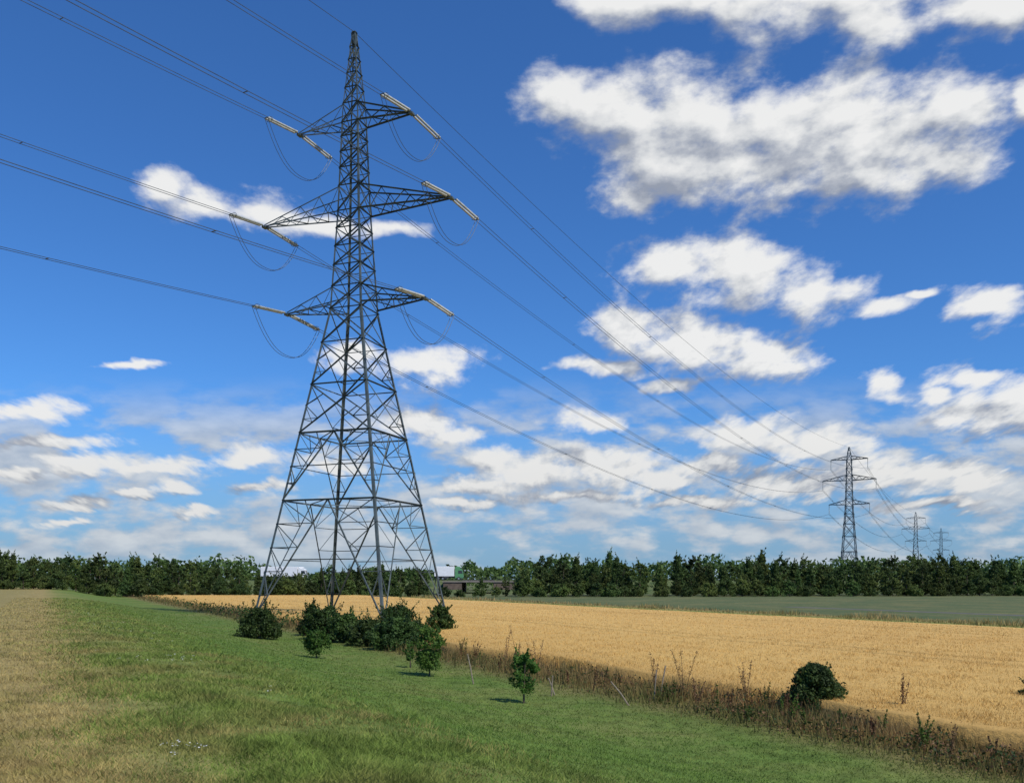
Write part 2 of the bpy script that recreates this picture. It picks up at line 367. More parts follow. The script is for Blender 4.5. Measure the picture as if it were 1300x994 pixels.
variants=[tree_meshes("t1",9.0,2.9,0.3,'oval',70,80,0.18,0.16,M_leafA,0.24,20),
          tree_meshes("t2",9.8,2.5,0.3,'cone',70,80,0.17,0.15,M_leafA,0.27,24),
          tree_meshes("t3",8.0,3.3,0.3,'oval',75,80,0.18,0.17,M_leafA,0.23,24),
          tree_meshes("t4",9.4,2.5,0.3,'x',70,80,0.17,0.14,M_leafA,0.25,20),
          tree_meshes("t5",9.2,2.9,0.3,'cone',75,80,0.18,0.16,M_leafA,0.24,24),
          tree_meshes("t6",9.2,2.7,0.3,'oval',60,80,0.17,0.16,M_leafA,0.23,26)]
bushes=[tree_meshes("b1",3.2,2.6,0.05,'dome',44,75,0.17,0.08,M_leafA,0.30,8),
        tree_meshes("b2",4.2,2.4,0.05,'dome',48,75,0.17,0.08,M_leafA,0.28,8)]
TL="dense green broadleaf tree in a belt beyond the fields"; BL="rounded dark green bush at the edge of the tree belt"
def tmax(px):
    if 310<px<398: return 5.3
    if 398<px<545: return 6.6
    if 545<px<600: return 2.0
    if 600<px<650: return 4.2
    if 650<px<690: return 7.0
    return None
cnt=0
for row,(yb,sp) in enumerate([(208,4.2),(215,4.2),(223,4.5)]):
    x=-136.0+row*1.7
    while x<168:
        y=yb+R.uniform(-2,2)+ (max(0,x-10)*0.11)
        px=650+F*x/y
        lim=tmax(px)
        v=variants[int(R.integers(0,6))]
        if row==0: s=R.uniform(0.50,0.92)
        else: s=R.uniform(0.76,1.10)
        s*=1+0.08*math.sin(x*0.13)+0.05*math.sin(x*0.31+1)
        if px<310: s*=0.92
        if px>690: s*=0.96
        if lim is not None: s=lim/9.2*R.uniform(0.85,1.05)
        if not(lim is not None and (lim<2.5 or (lim<4.5 and row>0))):
            place_tree("broadleaf_tree",v,(x,y,float(height(np.array(x),np.array(y)))),s*R.uniform(1.0,1.25),R.uniform(0,6.28),TL,"tree","trees of the belt beyond the fields",sz=s); cnt+=1
        x+=sp*R.uniform(0.7,1.3)
x=-134.0
while x<165:
    y=203.5+R.uniform(-1.2,1.2)+max(0,x-10)*0.11; px=650+F*x/y
    s=R.uniform(0.6,1.1)
    if 560<px<650: s=R.uniform(0.45,0.75)
    place_tree("hedge_bush",bushes[int(R.integers(0,2))],(x,y,float(height(np.array(x),np.array(y)))),s,R.uniform(0,6.28),BL,"bush","bushes at the foot of the tree belt")
    x+=R.uniform(3.0,6.0)
n=60000
X=R.uniform(-330,420,n); Y=R.uniform(300,345,n)
top=9.2+1.2*np.sin(X*0.11)+1.2*np.sin(X*0.37+1)+0.9*np.sin(X*0.9+2)+R.normal(0,0.4,n)
top=np.where((X>-90)&(X<-22),top*0.66,top)
Z=top*R.uniform(0.0,1,n)**0.6
v,f=leaf_quads(np.stack([X,Y,Z],-1),0.75)
o=bpy.data.objects.new("distant_wood",np_mesh("distant_wood",v,f,M_leafA)); link(o); o["kind"]="stuff"

def hz(x,y): return float(height(np.array(x),np.array(y)))
def near_bush(x,y,h,w,label,mat=M_leafB,ncl=90,nl=110,leaf=0.055,name="bush",shape='dome',cr=0.26,sprigs=26):
    m=tree_meshes("nb",h,w/2,0.0,shape,ncl,nl,leaf,0.05,mat,cr,sprigs)
    place_tree(name,m,(x,y,hz(x,y)),1,0,label,"bush","bushes clumped around the pylon base" if y>45 else None)
near_bush(-16.6,59.7,2.0,3.4,"dark green rounded bush near the pylon base",leaf=0.075)
near_bush(-14.2,64.5,2.2,2.8,"upright dark green bush beside the pylon legs",leaf=0.075,shape='cone')
near_bush(-12.4,60.5,2.2,3.2,"spreading green bush in front of the pylon legs",leaf=0.075)
near_bush(-10.4,57.5,1.8,3.2,"spreading green bush in front of the pylon legs",leaf=0.075)
near_bush(-8.6,54.5,1.6,3.0,"low dark green bush among others below the pylon",leaf=0.07)
near_bush(-6.6,51.5,1.8,3.5,"large dense dark bush below the pylon",leaf=0.07,ncl=110)
near_bush(-5.1,64.0,2.2,2.2,"small rounded bush beside the pylon foot",leaf=0.075)
near_bush(-8.6,68.0,2.1,3.8,"spreading green bush in front of the pylon legs",leaf=0.08)
near_bush(-6.0,57.0,1.3,2.4,"low dark green bush among others below the pylon",leaf=0.07)
near_bush(9.05,27.0,1.5,1.75,"dense leafy green shrub in the rough field edge",leaf=0.045,nl=170,ncl=150,cr=0.32,sprigs=16)
near_bush(15.9,27.6,0.95,0.9,"small green shrub at the wheat field edge",leaf=0.045,ncl=50)
def sapling(x,y,h,w,label,base=0.3,ncl=26,nl=90,leaf=0.05,shape='oval'):
    m=tree_meshes("sap",h,w/2,h*base,shape,ncl,nl,leaf,0.03,M_leafY,0.32,14)
    place_tree("young_tree",m,(x,y,hz(x,y)),1,0,label,"tree","young planted trees in the mown grass")
sapling(-9.4,43.5,1.35,1.4,"young bushy tree planted in mown grass",0.16,leaf=0.055,ncl=36)
sapling(-3.4,37.4,2.05,1.5,"young bushy green tree planted in mown grass",0.10,ncl=55,leaf=0.05,shape='x')
sapling(0.38,29.1,1.6,1.1,"young tree with thin trunk and round crown",0.22,ncl=40,leaf=0.042)
sapling(-4.6,41,1.1,0.6,"spindly young tree on the mown grass slope",0.3,ncl=10,leaf=0.045)
sapling(-12.5,70,1.4,1.1,"small young tree on the mown grass slope",0.25,ncl=14,leaf=0.08)

def stake(x,y,h,lx,ly,label):
    mb=MB(); mb.tube([(0,0,-0.1),(lx*0.5,ly*0.5,h*0.5),(lx,ly,h)],[0.026,0.025,0.022],7)
    o=mb.obj("wooden_stake",M_wood,loc=(x,y,hz(x,y))); tag(o,label,"stake","wooden tree stakes in the grass")
for (x,y,h,lx,ly) in [(-1.45,34.5,1.15,-0.25,0.1),(1.35,31.0,0.7,0.04,0),(1.5,31.2,0.6,-0.25,0),(3.75,28.6,0.75,-0.62,0.1),(4.7,30,1.0,0.08,0),(4.95,30.4,1.1,0.22,0.1),(-3.9,40.5,0.9,-0.2,0)]:
    stake(x,y,h,lx,ly,"leaning pale wooden stake" if abs(lx)>0.15 else "upright pale wooden stake")
def dock(x,y,h,green=False):
    e=empty("dock_plant" if not green else "tall_weed",(x,y,hz(x,y)))
    mb=MB(); P=[]
    for s in range(int(R.integers(2,5))):
        lx,ly=R.normal(0,0.13*h),R.normal(0,0.13*h); hh=h*R.uniform(0.7,1)
        mb.tube([(0,0,0),(lx*0.4,ly*0.4,hh*0.5),(lx,ly,hh)],[0.012,0.009,0.004],5)
        for t in R.uniform(0.3,1.0,18):
            c=np.array([lx*t*t*0.6+lx*0.4*t,ly*t*t*0.6+ly*0.4*t,hh*t]); P.append(c+R.normal(size=(5,3))*0.035*h*(1.3-t))
    mb.obj("stem",M_dock,parent=e)
    v,f=leaf_quads(np.concatenate(P),0.024)
    o=bpy.data.objects.new("foliage",np_mesh("sh",v,f,M_dock if not green else M_leafY)); link(o,e)
    tag(e,"tall rusty brown dock plant in rough grass" if not green else "tall thin green weed in rough grass","plant","tall weeds along the field edge")
for i in range(60):
    yy=math.exp(R.uniform(math.log(17),math.log(75))); uu=R.uniform(17.3,20.2); xx=(uu-0.46*yy)/0.888
    dock(xx,yy,R.uniform(0.5,1.1),green=R.uniform()<0.5)
for (x,y,h) in [(5.6,29.5,1.8),(7.4,28.6,1.6),(-0.3,40,1.8),(0.3,38,2.1),(1.0,36.5,1.9),(11.0,25.5,1.4),(4.9,31,1.6)]:
    dock(x,y,h,green=R.uniform()<0.4)
def verge(name,n,mat,s,seed,y0=10,y1=90,hs=1.0):
    X,Y=sample(n,y0,y1,16.7,20.1); k=(vnoise(X,Y,1.7,seed)>0.45)&(R.uniform(0,1,len(X))<sst((U(X,Y)-16.4)/1.8)); X=X[k];Y=Y[k]
    hh=(0.15+0.50*np.clip(vnoise(X,Y,1.7,seed)*1.2-0.3,0,1))*hs
    Z=height(X,Y)+hh*R.uniform(0.0,1,len(X))**0.8
    v,f=leaf_quads(np.stack([X,Y,Z],-1),s,None)
    o=bpy.data.objects.new(name,np_mesh(name,v,f,mat)); link(o); o["kind"]="stuff"
verge("verge_weeds",170000,M_leafB,0.045,3); verge("verge_dead_weeds",150000,M_dock,0.038,9)
verge("field_edge_scrub",130000,M_leafB,0.13,5,75,200,2.4)
X,Y=sample(2600,7,60,1.4,4.6); k=vnoise(X,Y,0.5,4)>0.55; X=X[k];Y=Y[k]
C=[]
for x,y in zip(X,Y):
    z=hz(x,y)+R.uniform(0.08,0.16); C.append(np.array([x,y,z])+R.normal(size=(6,3))*np.array([0.03,0.03,0.012]))
C=np.concatenate(C); v,f=leaf_quads(C,0.015,np.tile([0,0,1.0],(len(C),1)),2.0,1.0)
o=bpy.data.objects.new("white_wildflowers",np_mesh("wf",v,f,M_flower)); link(o); o["kind"]="stuff"

# ------------------------------------------------------------------ pylons
def lerp(a,b,t): return a+(b-a)*t
def profile(pts):
    def W(z):
        for (z0,w0),(z1,w1) in zip(pts,pts[1:]):
            if z<=z1: return w0+(w1-w0)*(z-z0)/(z1-z0)
        return pts[-1][1]
    return W
SG=[(-1,-1),(1,-1),(1,1),(-1,1)]
def build_pylon(e,prof,levels,arms,steel,lw,bw,sw,top):
    W=profile(prof)
    def C(i,z): w=W(z)/2; return Vector((SG[i%4][0]*w,SG[i%4][1]*w,z))
    zb=[p[0] for p in prof]
    for i in range(4):
        mb=MB(); sx,sy=SG[i]
        for a,b in zip(zb,zb[1:]):
            p,q=C(i,a),C(i,b); ww=lw*(1.0 if a<30 else 0.72)*(0.6 if a>=arms[-1][0] else 1)
            mb.add([p,p-Vector((sx*ww,0,0)),p-Vector((0,sy*ww,0)),q,q-Vector((sx*ww,0,0)),q-Vector((0,sy*ww,0))],[(0,3,4,1),(0,2,5,3)])
        if top>57:
            p=C(i,0); mb.box((p.x-0.45,p.y-0.45,-0.3),(p.x+0.45,p.y+0.45,0.25),0.05)
        mb.obj("leg",steel,e)
    mb=MB()
    def ring(z,w=bw,dia=False):
        for i in range(4): mb.angle(C(i,z),C(i+1,z),w)
        if dia:
            ms=[(C(i,z)+C(i+1,z))/2 for i in range(4)]
            for i in range(4): mb.angle(ms[i],ms[(i+1)%4],sw)
    for (z0,z1,kind,n) in levels:
        k_=1.0 if z0<30 else 0.85
        for i in range(4):
            A0,B0,A1,B1=C(i,z0),C(i+1,z0),C(i,z1),C(i+1,z1)
            if kind=='X':
                mb.angle(A0,B1,bw*k_); mb.angle(B0,A1,bw*k_)
                if n:
                    t=W(z0)/(W(z0)+W(z1)); X=lerp(A0,B1,t); 
                    za=lerp(A0,A1,t); zb_=lerp(B0,B1,t)
                    mb.angle(lerp(A0,X,0.5),lerp(A0,za,0.5),sw); mb.angle(lerp(B0,X,0.5),lerp(B0,zb_,0.5),sw)
                    mb.angle(lerp(A0,X,0.5),za,sw); mb.angle(lerp(B0,X,0.5),zb_,sw)
                    mb.angle(za,lerp(X,A1,0.5),sw); mb.angle(zb_,lerp(X,B1,0.5),sw)
            else:
                M=(A1+B1)/2
                for a0,a1 in ((A0,A1),(B0,B1)):
                    mb.angle(a0,M,bw)
                    for k in range(1,n):
                        t=k/n; mb.angle(lerp(a0,a1,t),lerp(a0,M,t),sw); 
                        mb.angle(lerp(a0,M,t),lerp(a0,a1,(k+1)/n),sw)
                    mb.angle(lerp(a0,M,(n-1)/n),lerp(a1,M,0.5),sw)
                if n>=4:
                    d1=lerp(A0,M,0.5); d2=lerp(B0,M,0.5); mb.angle(d1,d2,sw*1.2)
        ring(z1,(bw*1.3 if kind=='K' else (bw if z0<23 else sw*1.2)),kind=='K')
    mb.obj("bracing",steel,e)
    mb=MB(); p=C(0,top); mb.box((p.x,p.y,top-0.1),(-p.x,-p.y,top+0.12))
    mb.obj("peak_cap",steel,e)
    tips=[]
    for (z,L,dep) in arms:
        for s in (-1,1):
            mb=MB(); w0=W(z)/2; w1=W(z+dep)/2; T=Vector((s*L,0,z+0.12))
            bot=[Vector((s*w0,y*w0,z)) for y in (-1,1)]; tp=[Vector((s*w1,y*w1,z+dep)) for y in (-1,1)]
            n=max(4,int(round(L/1.4)))
            Te=[T+Vector((0,y*0.15,0)) for y in (-1,1)]
            for j in (0,1):
                mb.angle(bot[j],Te[j],bw*1.15); mb.angle(tp[j],Te[j]+Vector((0,0,0.12)),bw)
                for k in range(n):
                    t0=k/n; t1=(k+1)/n
                    if k%2: mb.angle(lerp(bot[j],Te[j],t0),lerp(tp[j],Te[j],t1),sw)
                    else: mb.angle(lerp(tp[j],Te[j],t0),lerp(bot[j],Te[j],t1),sw)
            for k in range(n):
                t0=k/n; t1=(k+1)/n
                if k%2: mb.angle(lerp(bot[0],Te[0],t0),lerp(bot[1],Te[1],t1),sw)
                else: mb.angle(lerp(bot[0],Te[0],t1),lerp(bot[1],Te[1],t0),sw)
            mb.box((min(s*L-0.2,s*L+0.2),-0.3,z-0.10),(max(s*L-0.2,s*L+0.2),0.3,z+0.08))
            mb.obj("cross_arm",steel,e)
            tips.append(T)
    return tips

THETA=math.radians(20)
PY=[(Vector((-15.65,90,0)),THETA),(Vector((134,360,0)),math.radians(28)),(Vector((316,709,0)),math.radians(28)),(Vector((441,931,0)),math.radians(29))]
main=empty("electricity_pylon",PY[0][0]); main.rotation_euler=(0,0,-PY[0][1])
tag(main,"tall grey steel lattice tension pylon in wheat field","pylon","pylons of the power line")
prof=[(0,14.0),(30.6,3.5),(40.3,2.45),(49.1,1.85),(51.0,1.65),(58.2,0.38)]
levels=[(0.2,11.6,'K',5),(11.6,18.2,'K',4),(18.2,23.0,'X',1),(23.0,27.2,'X',1),(27.2,30.6,'X',0),(30.6,32.8,'X',0),(32.8,34.9,'X',0),(34.9,36.8,'X',0),(36.8,38.6,'X',0),(38.6,40.3,'X',0),(40.3,42.8,'X',0),(42.8,44.6,'X',0),(44.6,46.2,'X',0),(46.2,47.7,'X',0),(47.7,49.1,'X',0),(49.1,51.0,'X',0),(51.0,52.6,'X',0),(52.6,54.1,'X',0),(54.1,55.5,'X',0),(55.5,56.8,'X',0),(56.8,58.2,'X',0)]
armsM=[(31.0,7.8,1.7),(40.3,10.5,2.4),(49.1,6.3,1.8)]
tipsM=build_pylon(main,prof,levels,armsM,M_steel,0.25,0.125,0.075,58.2)
profS=[(0,7.4),(32.5,2.9),(51.5,1.9),(56.3,0.5)]
levS=[(0.2,8,'K',3),(8,15,'K',3),(15,21,'X',0),(21,26,'X',0),(26,30,'X',0),(30,33,'X',0),(33,36,'X',0),(36,39,'X',0),(39,42,'X',0),(42,45,'X',0),(45,48,'X',0),(48,51.5,'X',0),(51.5,54,'X',0),(54,56.3,'X',0)]
armsS=[(33.7,7.6,1.8),(43.3,10.0,2.2),(51.5,6.9,1.4)]
def xform(i):
    p,t=PY[i]; return Matrix.Translation(p)@Matrix.Rotation(-t,4,'Z')
first=None
for i in (1,2,3):
    e=empty("electricity_pylon",PY[i][0]); e.rotation_euler=(0,0,-PY[i][1])
    tag(e,"distant grey steel lattice suspension pylon above treetops","pylon","pylons of the power line")
    if first is None:
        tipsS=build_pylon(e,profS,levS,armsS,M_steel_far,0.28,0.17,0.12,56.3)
        first=e
        for T in tipsS:
            mb=MB(); rad=[];pts=[]
            for k in range(33):
                pts.append(T-Vector((0,0,0.1+3.6*k/32))); rad.append(0.15 if k%2 else 0.07)
            mb.tube(pts,rad,6); mb.obj("insulator_string",M_ins,e)
    else:
        for c in list(first.children):
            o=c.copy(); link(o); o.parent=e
XM=[xform(i) for i in range(4)]
IM=XM[0].inverted()
INB=math.radians(28.5)
prevp=PY[0][0]-Vector((math.sin(INB),math.cos(INB),0))*330
XP=Matrix.Translation(prevp)@Matrix.Rotation(-INB,4,'Z')
def para(A,B,sag,n):
    return [A.lerp(B,k/n)-Vector((0,0,4*sag*(k/n)*(1-k/n))) for k in range(n+1)]
def span(A,B,sag,label,twin=0.22,r=0.026,n=48,name="power_cable"):
    d=(B-A); d.z=0; side=d.normalized().cross(Vector((0,0,1)))
    mb=MB(); pts=[p-A for p in para(A,B,sag,n)]
    if twin:
        for s in (-1,1): mb.tube([p+side*s*twin for p in pts],r,5,True)
        step=max(2,n//7)
        for k in range(step//2,n,step): mb.tube([pts[k]-side*twin,pts[k]+side*twin],r*1.6,4)
    else: mb.tube(pts,r,5)
    o=mb.obj(name,M_cable,loc=A); tag(o,label,"power cable","cables of the overhead line"); return o
for j,T in enumerate(tipsM):
    Tw=XM[0]@T
    Bo=XM[1]@(tipsS[j]-Vector((0,0,3.8))); Bi=XP@(tipsS[j]-Vector((0,0,1.5)))
    ends=[]
    for Bt,sag in ((Bo,9.0),(Bi,9.0)):
        d=Bt-Tw; Lh=d.length; d=d.normalized(); d=(d-Vector((0,0,4*sag/Lh*0.9))).normalized()
        side=Vector((d.x,d.y,0)).normalized().cross(Vector((0,0,1)))
        L0=0.55; L1=4.7
        mbh=MB(); a=Tw+d*0.05; b=Tw+d*L0
        mbh.tube([IM@a,IM@b],0.05,5)
        mbh.tube([IM@(b-side*0.24),IM@(b+side*0.24)],0.05,5)
        c=Tw+d*(L1+0.1)
        mbh.tube([IM@(c-side*0.24),IM@(c+side*0.24)],0.05,5)
        ringp=[IM@(c-d*0.45+(side*math.cos(t)*0.40+d.cross(side)*math.sin(t)*0.24)) for t in [2*math.pi*q/14 for q in range(15)]]
        mbh.tube(ringp,0.025,4); mbh.obj("yoke_plate",M_steel,main)
        for s in (-1,1):
            pts=[];rad=[]
            NN=48
            for k in range(NN+1):
                pts.append(IM@(Tw+d*(L0+(L1-L0)*k/NN)+side*0.18*s)); rad.append(0.125 if k%2 else 0.05)
            mb=MB(); mb.tube(pts,rad,8); mb.obj("insulator_string",M_ins,main)
        ends.append((c,side)); 
        A=c+d*0.1
        span(A,Bt,sag,"twin aluminium overhead power cable strung between pylons",n=60)
    (a,sa),(b,sb)=ends; mb=MB(); n=18
    for s in (-1,1):
        pts=[]
        for k in range(n+1):
            t=k/n; p=b.lerp(a,t); bow=1-abs(2*t-1)**2.3
            p=p-Vector((0,0,3.9*bow)); pts.append(IM@(p+sa*0.2*s*1.0))
        mb.tube(pts,0.026,5)
    mb.obj("jumper_cable",M_cable,main)
for (i,k) in ((1,2),(2,3)):
    for j in range(6):
        A=XM[i]@(tipsS[j]-Vector((0,0,3.8))); B=XM[k]@(tipsS[j]-Vector((0,0,3.8)))
        span(A,B,9.0 if i==1 else 6,"thin overhead power cable between distant pylons",r=0.045,n=30)
top0=XM[0]@Vector((0,0,58.3)); top1=XM[1]@Vector((0,0,56.4)); topP=XP@Vector((0,0,57))
span(top0,top1,7,"single earth wire linking the pylon peaks",0,0.028,name="earth_wire"); span(top0,topP,7,"single earth wire linking the pylon peaks",0,0.028,name="earth_wire")
for (i,k) in ((1,2),(2,3)): span(XM[i]@Vector((0,0,56.4)),XM[k]@Vector((0,0,56.4)),6,"single earth wire linking distant pylon peaks",0,0.045,30,name="earth_wire")

# ------------------------------------------------------------------ raised road, bridge, vehicles
M_bankg=noise_mat("embankment_grass",(0.05,0.08,0.025),(0.12,0.14,0.05),0.5,0.95,bump=0.2)
prof_r=[(243,-0.05),(247,1.1),(252,1.1),(259,3.65),(275,3.65),(286,-0.05)]
def embank(x0,x1):
    mb=MB(); 
    vs=[(x0,y,z) for y,z in prof_r]+[(x1,y,z) for y,z in prof_r]; n=len(prof_r)
    fs=[(i,i+n,i+1+n,i+1) for i in range(n-1)]+[tuple(range(n)),tuple(range(2*n-1,n-1,-1))]
    mb.add(vs,fs); o=mb.obj("road_embankment",M_bankg); o["kind"]="structure"
embank(-500,-14); embank(-5,500)
mb=MB(); mb.box((-500,260.5,3.66),(500,273.5,3.70)); o=mb.obj("road",M_asph); o["kind"]="structure"
mb=MB(); mb.box((-500,247.4,1.11),(-16,251.6,1.14)); o=mb.obj("road",M_asph); o["kind"]="structure"
br=empty("road_bridge",(-9.5,262,0)); tag(br,"brown brick road bridge with dark metal railings","bridge")
mb=MB()
mb.box((-5.2,-10,-0.2),(-4.4,14,3.2)); mb.box((4.4,-10,-0.2),(5.2,14,3.2))
mb.box((-9.5,-11,-0.2),(-4.4,-10.05,3.1)); mb.box((4.4,-11,-0.2),(11.0,-10.05,3.1))
mb.obj("abutment",M_brick,br)
mb=MB(); mb.box((-9.8,-11.2,3.12),(11.3,-3.1,3.46)); mb.box((-5,-3.05,3.1),(5,12.5,3.64)); mb.obj("deck",M_conc,br)
mb=MB()
for k in range(21):
    xx=-9.5+k; mb.box((xx-0.03,-11.0,3.48),(xx+0.03,-10.9,4.45))
for z in (3.9,4.45): mb.box((-9.6,-11.05,z-0.05),(11.1,-10.85,z))
mb.obj("railing",M_rail,br)

def wheel(e,x,y,z,r,w):
    ax=[(x,y-w/2,z),(x,y-w/2+0.04,z),(x,y+w/2-0.04,z),(x,y+w/2,z)]
    wh=bpy.data.objects.new("wheel",None); link(wh,e)
    mb=MB(); mb.tube(ax,[r*0.93,r,r,r*0.93],18); mb.obj("tyre",M_tyre,wh)
    mb=MB(); mb.tube([(x,y-w/2-0.02,z),(x,y+w/2+0.02,z)],r*0.55,14); mb.obj("rim",M_hub,wh)
def lorry(loc,length,label,cabmat,ang=0.0):
    e=empty("lorry",loc); e.rotation_euler=(0,0,ang); tag(e,label,"lorry")
    L=length; xb=-L/2; xf=L/2
    mb=MB(); mb.box((xb,-1.25,1.15),(xf-2.6,1.25,4.0),0.05); mb.obj("cargo_box",M_white,e)
    mb=MB(); mb.box((xb+0.1,-0.5,0.75),(xf-0.3,0.5,1.13)); mb.box((xb+2.8,-1.2,0.55),(xf-4.2,-1.12,1.05)); mb.obj("chassis",M_rail,e)
    mb=MB(); x0=xf-2.35; x1=xf
    prof=[(x0,0.6),(x1,0.6),(x1,1.9),(x1-0.25,3.0),(x1-0.7,3.35),(x0,3.7)]
    vs=[(x,-1.22,z) for x,z in prof]+[(x,1.22,z) for x,z in prof]; n=6
    mb.add(vs,[tuple(range(n)),tuple(range(2*n-1,n-1,-1))]+[(i,i+n,(i+1)%n+n,(i+1)%n) for i in range(n)])
    mb.box((x0+0.1,-0.95,3.45),(x1-0.95,0.95,3.95),0.1)
    mb.obj("cab",cabmat,e)
    mb=MB(); mb.add([(x1-0.0+0.02,-1.05,1.95),(x1+0.02,1.05,1.95),(x1-0.23,1.05,2.95),(x1-0.23,-1.05,2.95)],[(0,1,2,3)])
    mb.obj("windscreen",M_glass,e)
    for s in (-1,1):
        mb=MB(); mb.add([(x0+0.9,s*1.23,1.9),(x1-0.15,s*1.23,1.9),(x1-0.4,s*1.23,2.8),(x0+0.9,s*1.23,2.8)],[(0,1,2,3)]); mb.obj("side_window",M_glass,e)
    wx=[xf-1.3,xb+1.2,xb+2.5] + ([xb+3.8,xf-4.2] if L>12 else [])
    for x in wx:
        for s in (-1,1): wheel(e,x,s*1.08,0.5,0.5,0.32)
    return e
lorry((-18.4,264.5,3.70),8.4,"white box lorry with green cab on raised road",M_green)
lorry((-68.0,270.5,3.70),13.5,"long white articulated lorry on raised road",M_white)
def van(loc):
    e=empty("van",loc); tag(e,"small white panel van on the lower road","van")
    mb=MB(); prof=[(-2.5,0.35),(2.5,0.35),(2.5,1.0),(1.7,1.25),(1.0,2.2),(-2.4,2.3),(-2.5,2.1)]; n=7
    vs=[(x,-0.95,z) for x,z in prof]+[(x,0.95,z) for x,z in prof]
    mb.add(vs,[tuple(range(n)),tuple(range(2*n-1,n-1,-1))]+[(i,i+n,(i+1)%n+n,(i+1)%n) for i in range(n)]); mb.obj("body",M_white,e)
    mb=MB(); mb.add([(1.74,-0.8,1.32),(1.74,0.8,1.32),(1.11,0.8,2.12),(1.11,-0.8,2.12)],[(0,1,2,3)])
    mb.obj("windscreen",M_glass,e)
    for s in (-1,1):
        mb=MB(); mb.add([(0.2,s*0.96,1.35),(1.5,s*0.96,1.35),(0.95,s*0.96,2.0),(0.2,s*0.96,2.0)],[(0,1,2,3)]); mb.obj("side_window",M_glass,e)
        for x in (-1.6,1.6): wheel(e,x,s*0.85,0.35,0.35,0.22)
van((-34.0,249.5,1.14))

# ------------------------------------------------------------------ sun, sky, clouds
sun_dir=Vector((0.50,-0.50,0.85)).normalized()
elev=math.asin(sun_dir.z); rot=math.atan2(sun_dir.x,sun_dir.y)
sd=bpy.data.lights.new("sun",'SUN'); sd.energy=4.2; sd.angle=math.radians(0.5); sd.color=(1.0,0.95,0.86)
so=bpy.data.objects.new("sun",sd); link(so); so.rotation_euler=(-sun_dir).to_track_quat('-Z','Y').to_euler(); so.location=(60,-40,90)

W=bpy.data.worlds.new("World"); scene.world=W; W.use_nodes=True
nt=W.node_tree; N=nt.nodes; L=nt.links; bg=N["Background"]; STR=0.1; bg.inputs["Strength"].default_value=STR
sky=N.new("ShaderNodeTexSky"); sky.sky_type='NISHITA'; sky.sun_disc=False; sky.sun_elevation=elev; sky.sun_rotation=rot%(2*math.pi)
sky.air_density=1.0; sky.dust_density=0.3; sky.ozone_density=3.0; sky.altitude=0
def M(op,a,b=None,c=None,clamp=False):
    n=N.new("ShaderNodeMath"); n.operation=op; n.use_clamp=clamp
    for i,x in enumerate((a,b,c)):
        if x is None: continue
        if isinstance(x,(int,float)): n.inputs[i].default_value=x
        else: L.new(x,n.inputs[i])
    return n.outputs[0]
def V(op,x,y=None,z=None):
    n=N.new("ShaderNodeVectorMath"); n.operation=op
    for i,v in enumerate((x,y,z)):
        if v is None: continue
        if isinstance(v,tuple): n.inputs[i].default_value=v
        else: L.new(v,n.inputs[i])
    return n.outputs["Value"] if op=='LENGTH' else n.outputs["Vector"]
def noise(vec,scale,detail,rough=0.55,out="Fac"):
    n=N.new("ShaderNodeTexNoise"); n.inputs["Scale"].default_value=scale; n.inputs["Detail"].default_value=detail; n.inputs["Roughness"].default_value=rough
    L.new(vec,n.inputs["Vector"]); return n.outputs[out]
def smooth(v,a,b,lo=0.0,hi=1.0):
    n=N.new("ShaderNodeMapRange"); n.interpolation_type='SMOOTHSTEP'; n.inputs["From Min"].default_value=a; n.inputs["From Max"].default_value=b; n.inputs["To Min"].default_value=lo; n.inputs["To Max"].default_value=hi
    L.new(v,n.inputs["Value"]); return n.outputs["Result"]
skyc=V('MULTIPLY',sky.outputs[0],(0.42,0.84,1.36))
tc=N.new("ShaderNodeTexCoord"); sp=N.new("ShaderNodeSeparateXYZ"); L.new(tc.outputs["Generated"],sp.inputs[0])
ymax=M('MAXIMUM',sp.outputs["Y"],0.08)
a=M('DIVIDE',sp.outputs["X"],ymax); b=M('DIVIDE',sp.outputs["Z"],ymax)
cb=N.new("ShaderNodeCombineXYZ"); L.new(a,cb.inputs[0]); L.new(b,cb.inputs[1])
p0=cb.outputs[0]
bb=M('ADD',M('MAXIMUM',b,0.0),0.20)
cq=N.new("ShaderNodeCombineXYZ"); L.new(M('DIVIDE',a,bb),cq.inputs[0]); L.new(M('MULTIPLY',M('LOGARITHM',bb,math.e),1.35),cq.inputs[1]); q=cq.outputs[0]
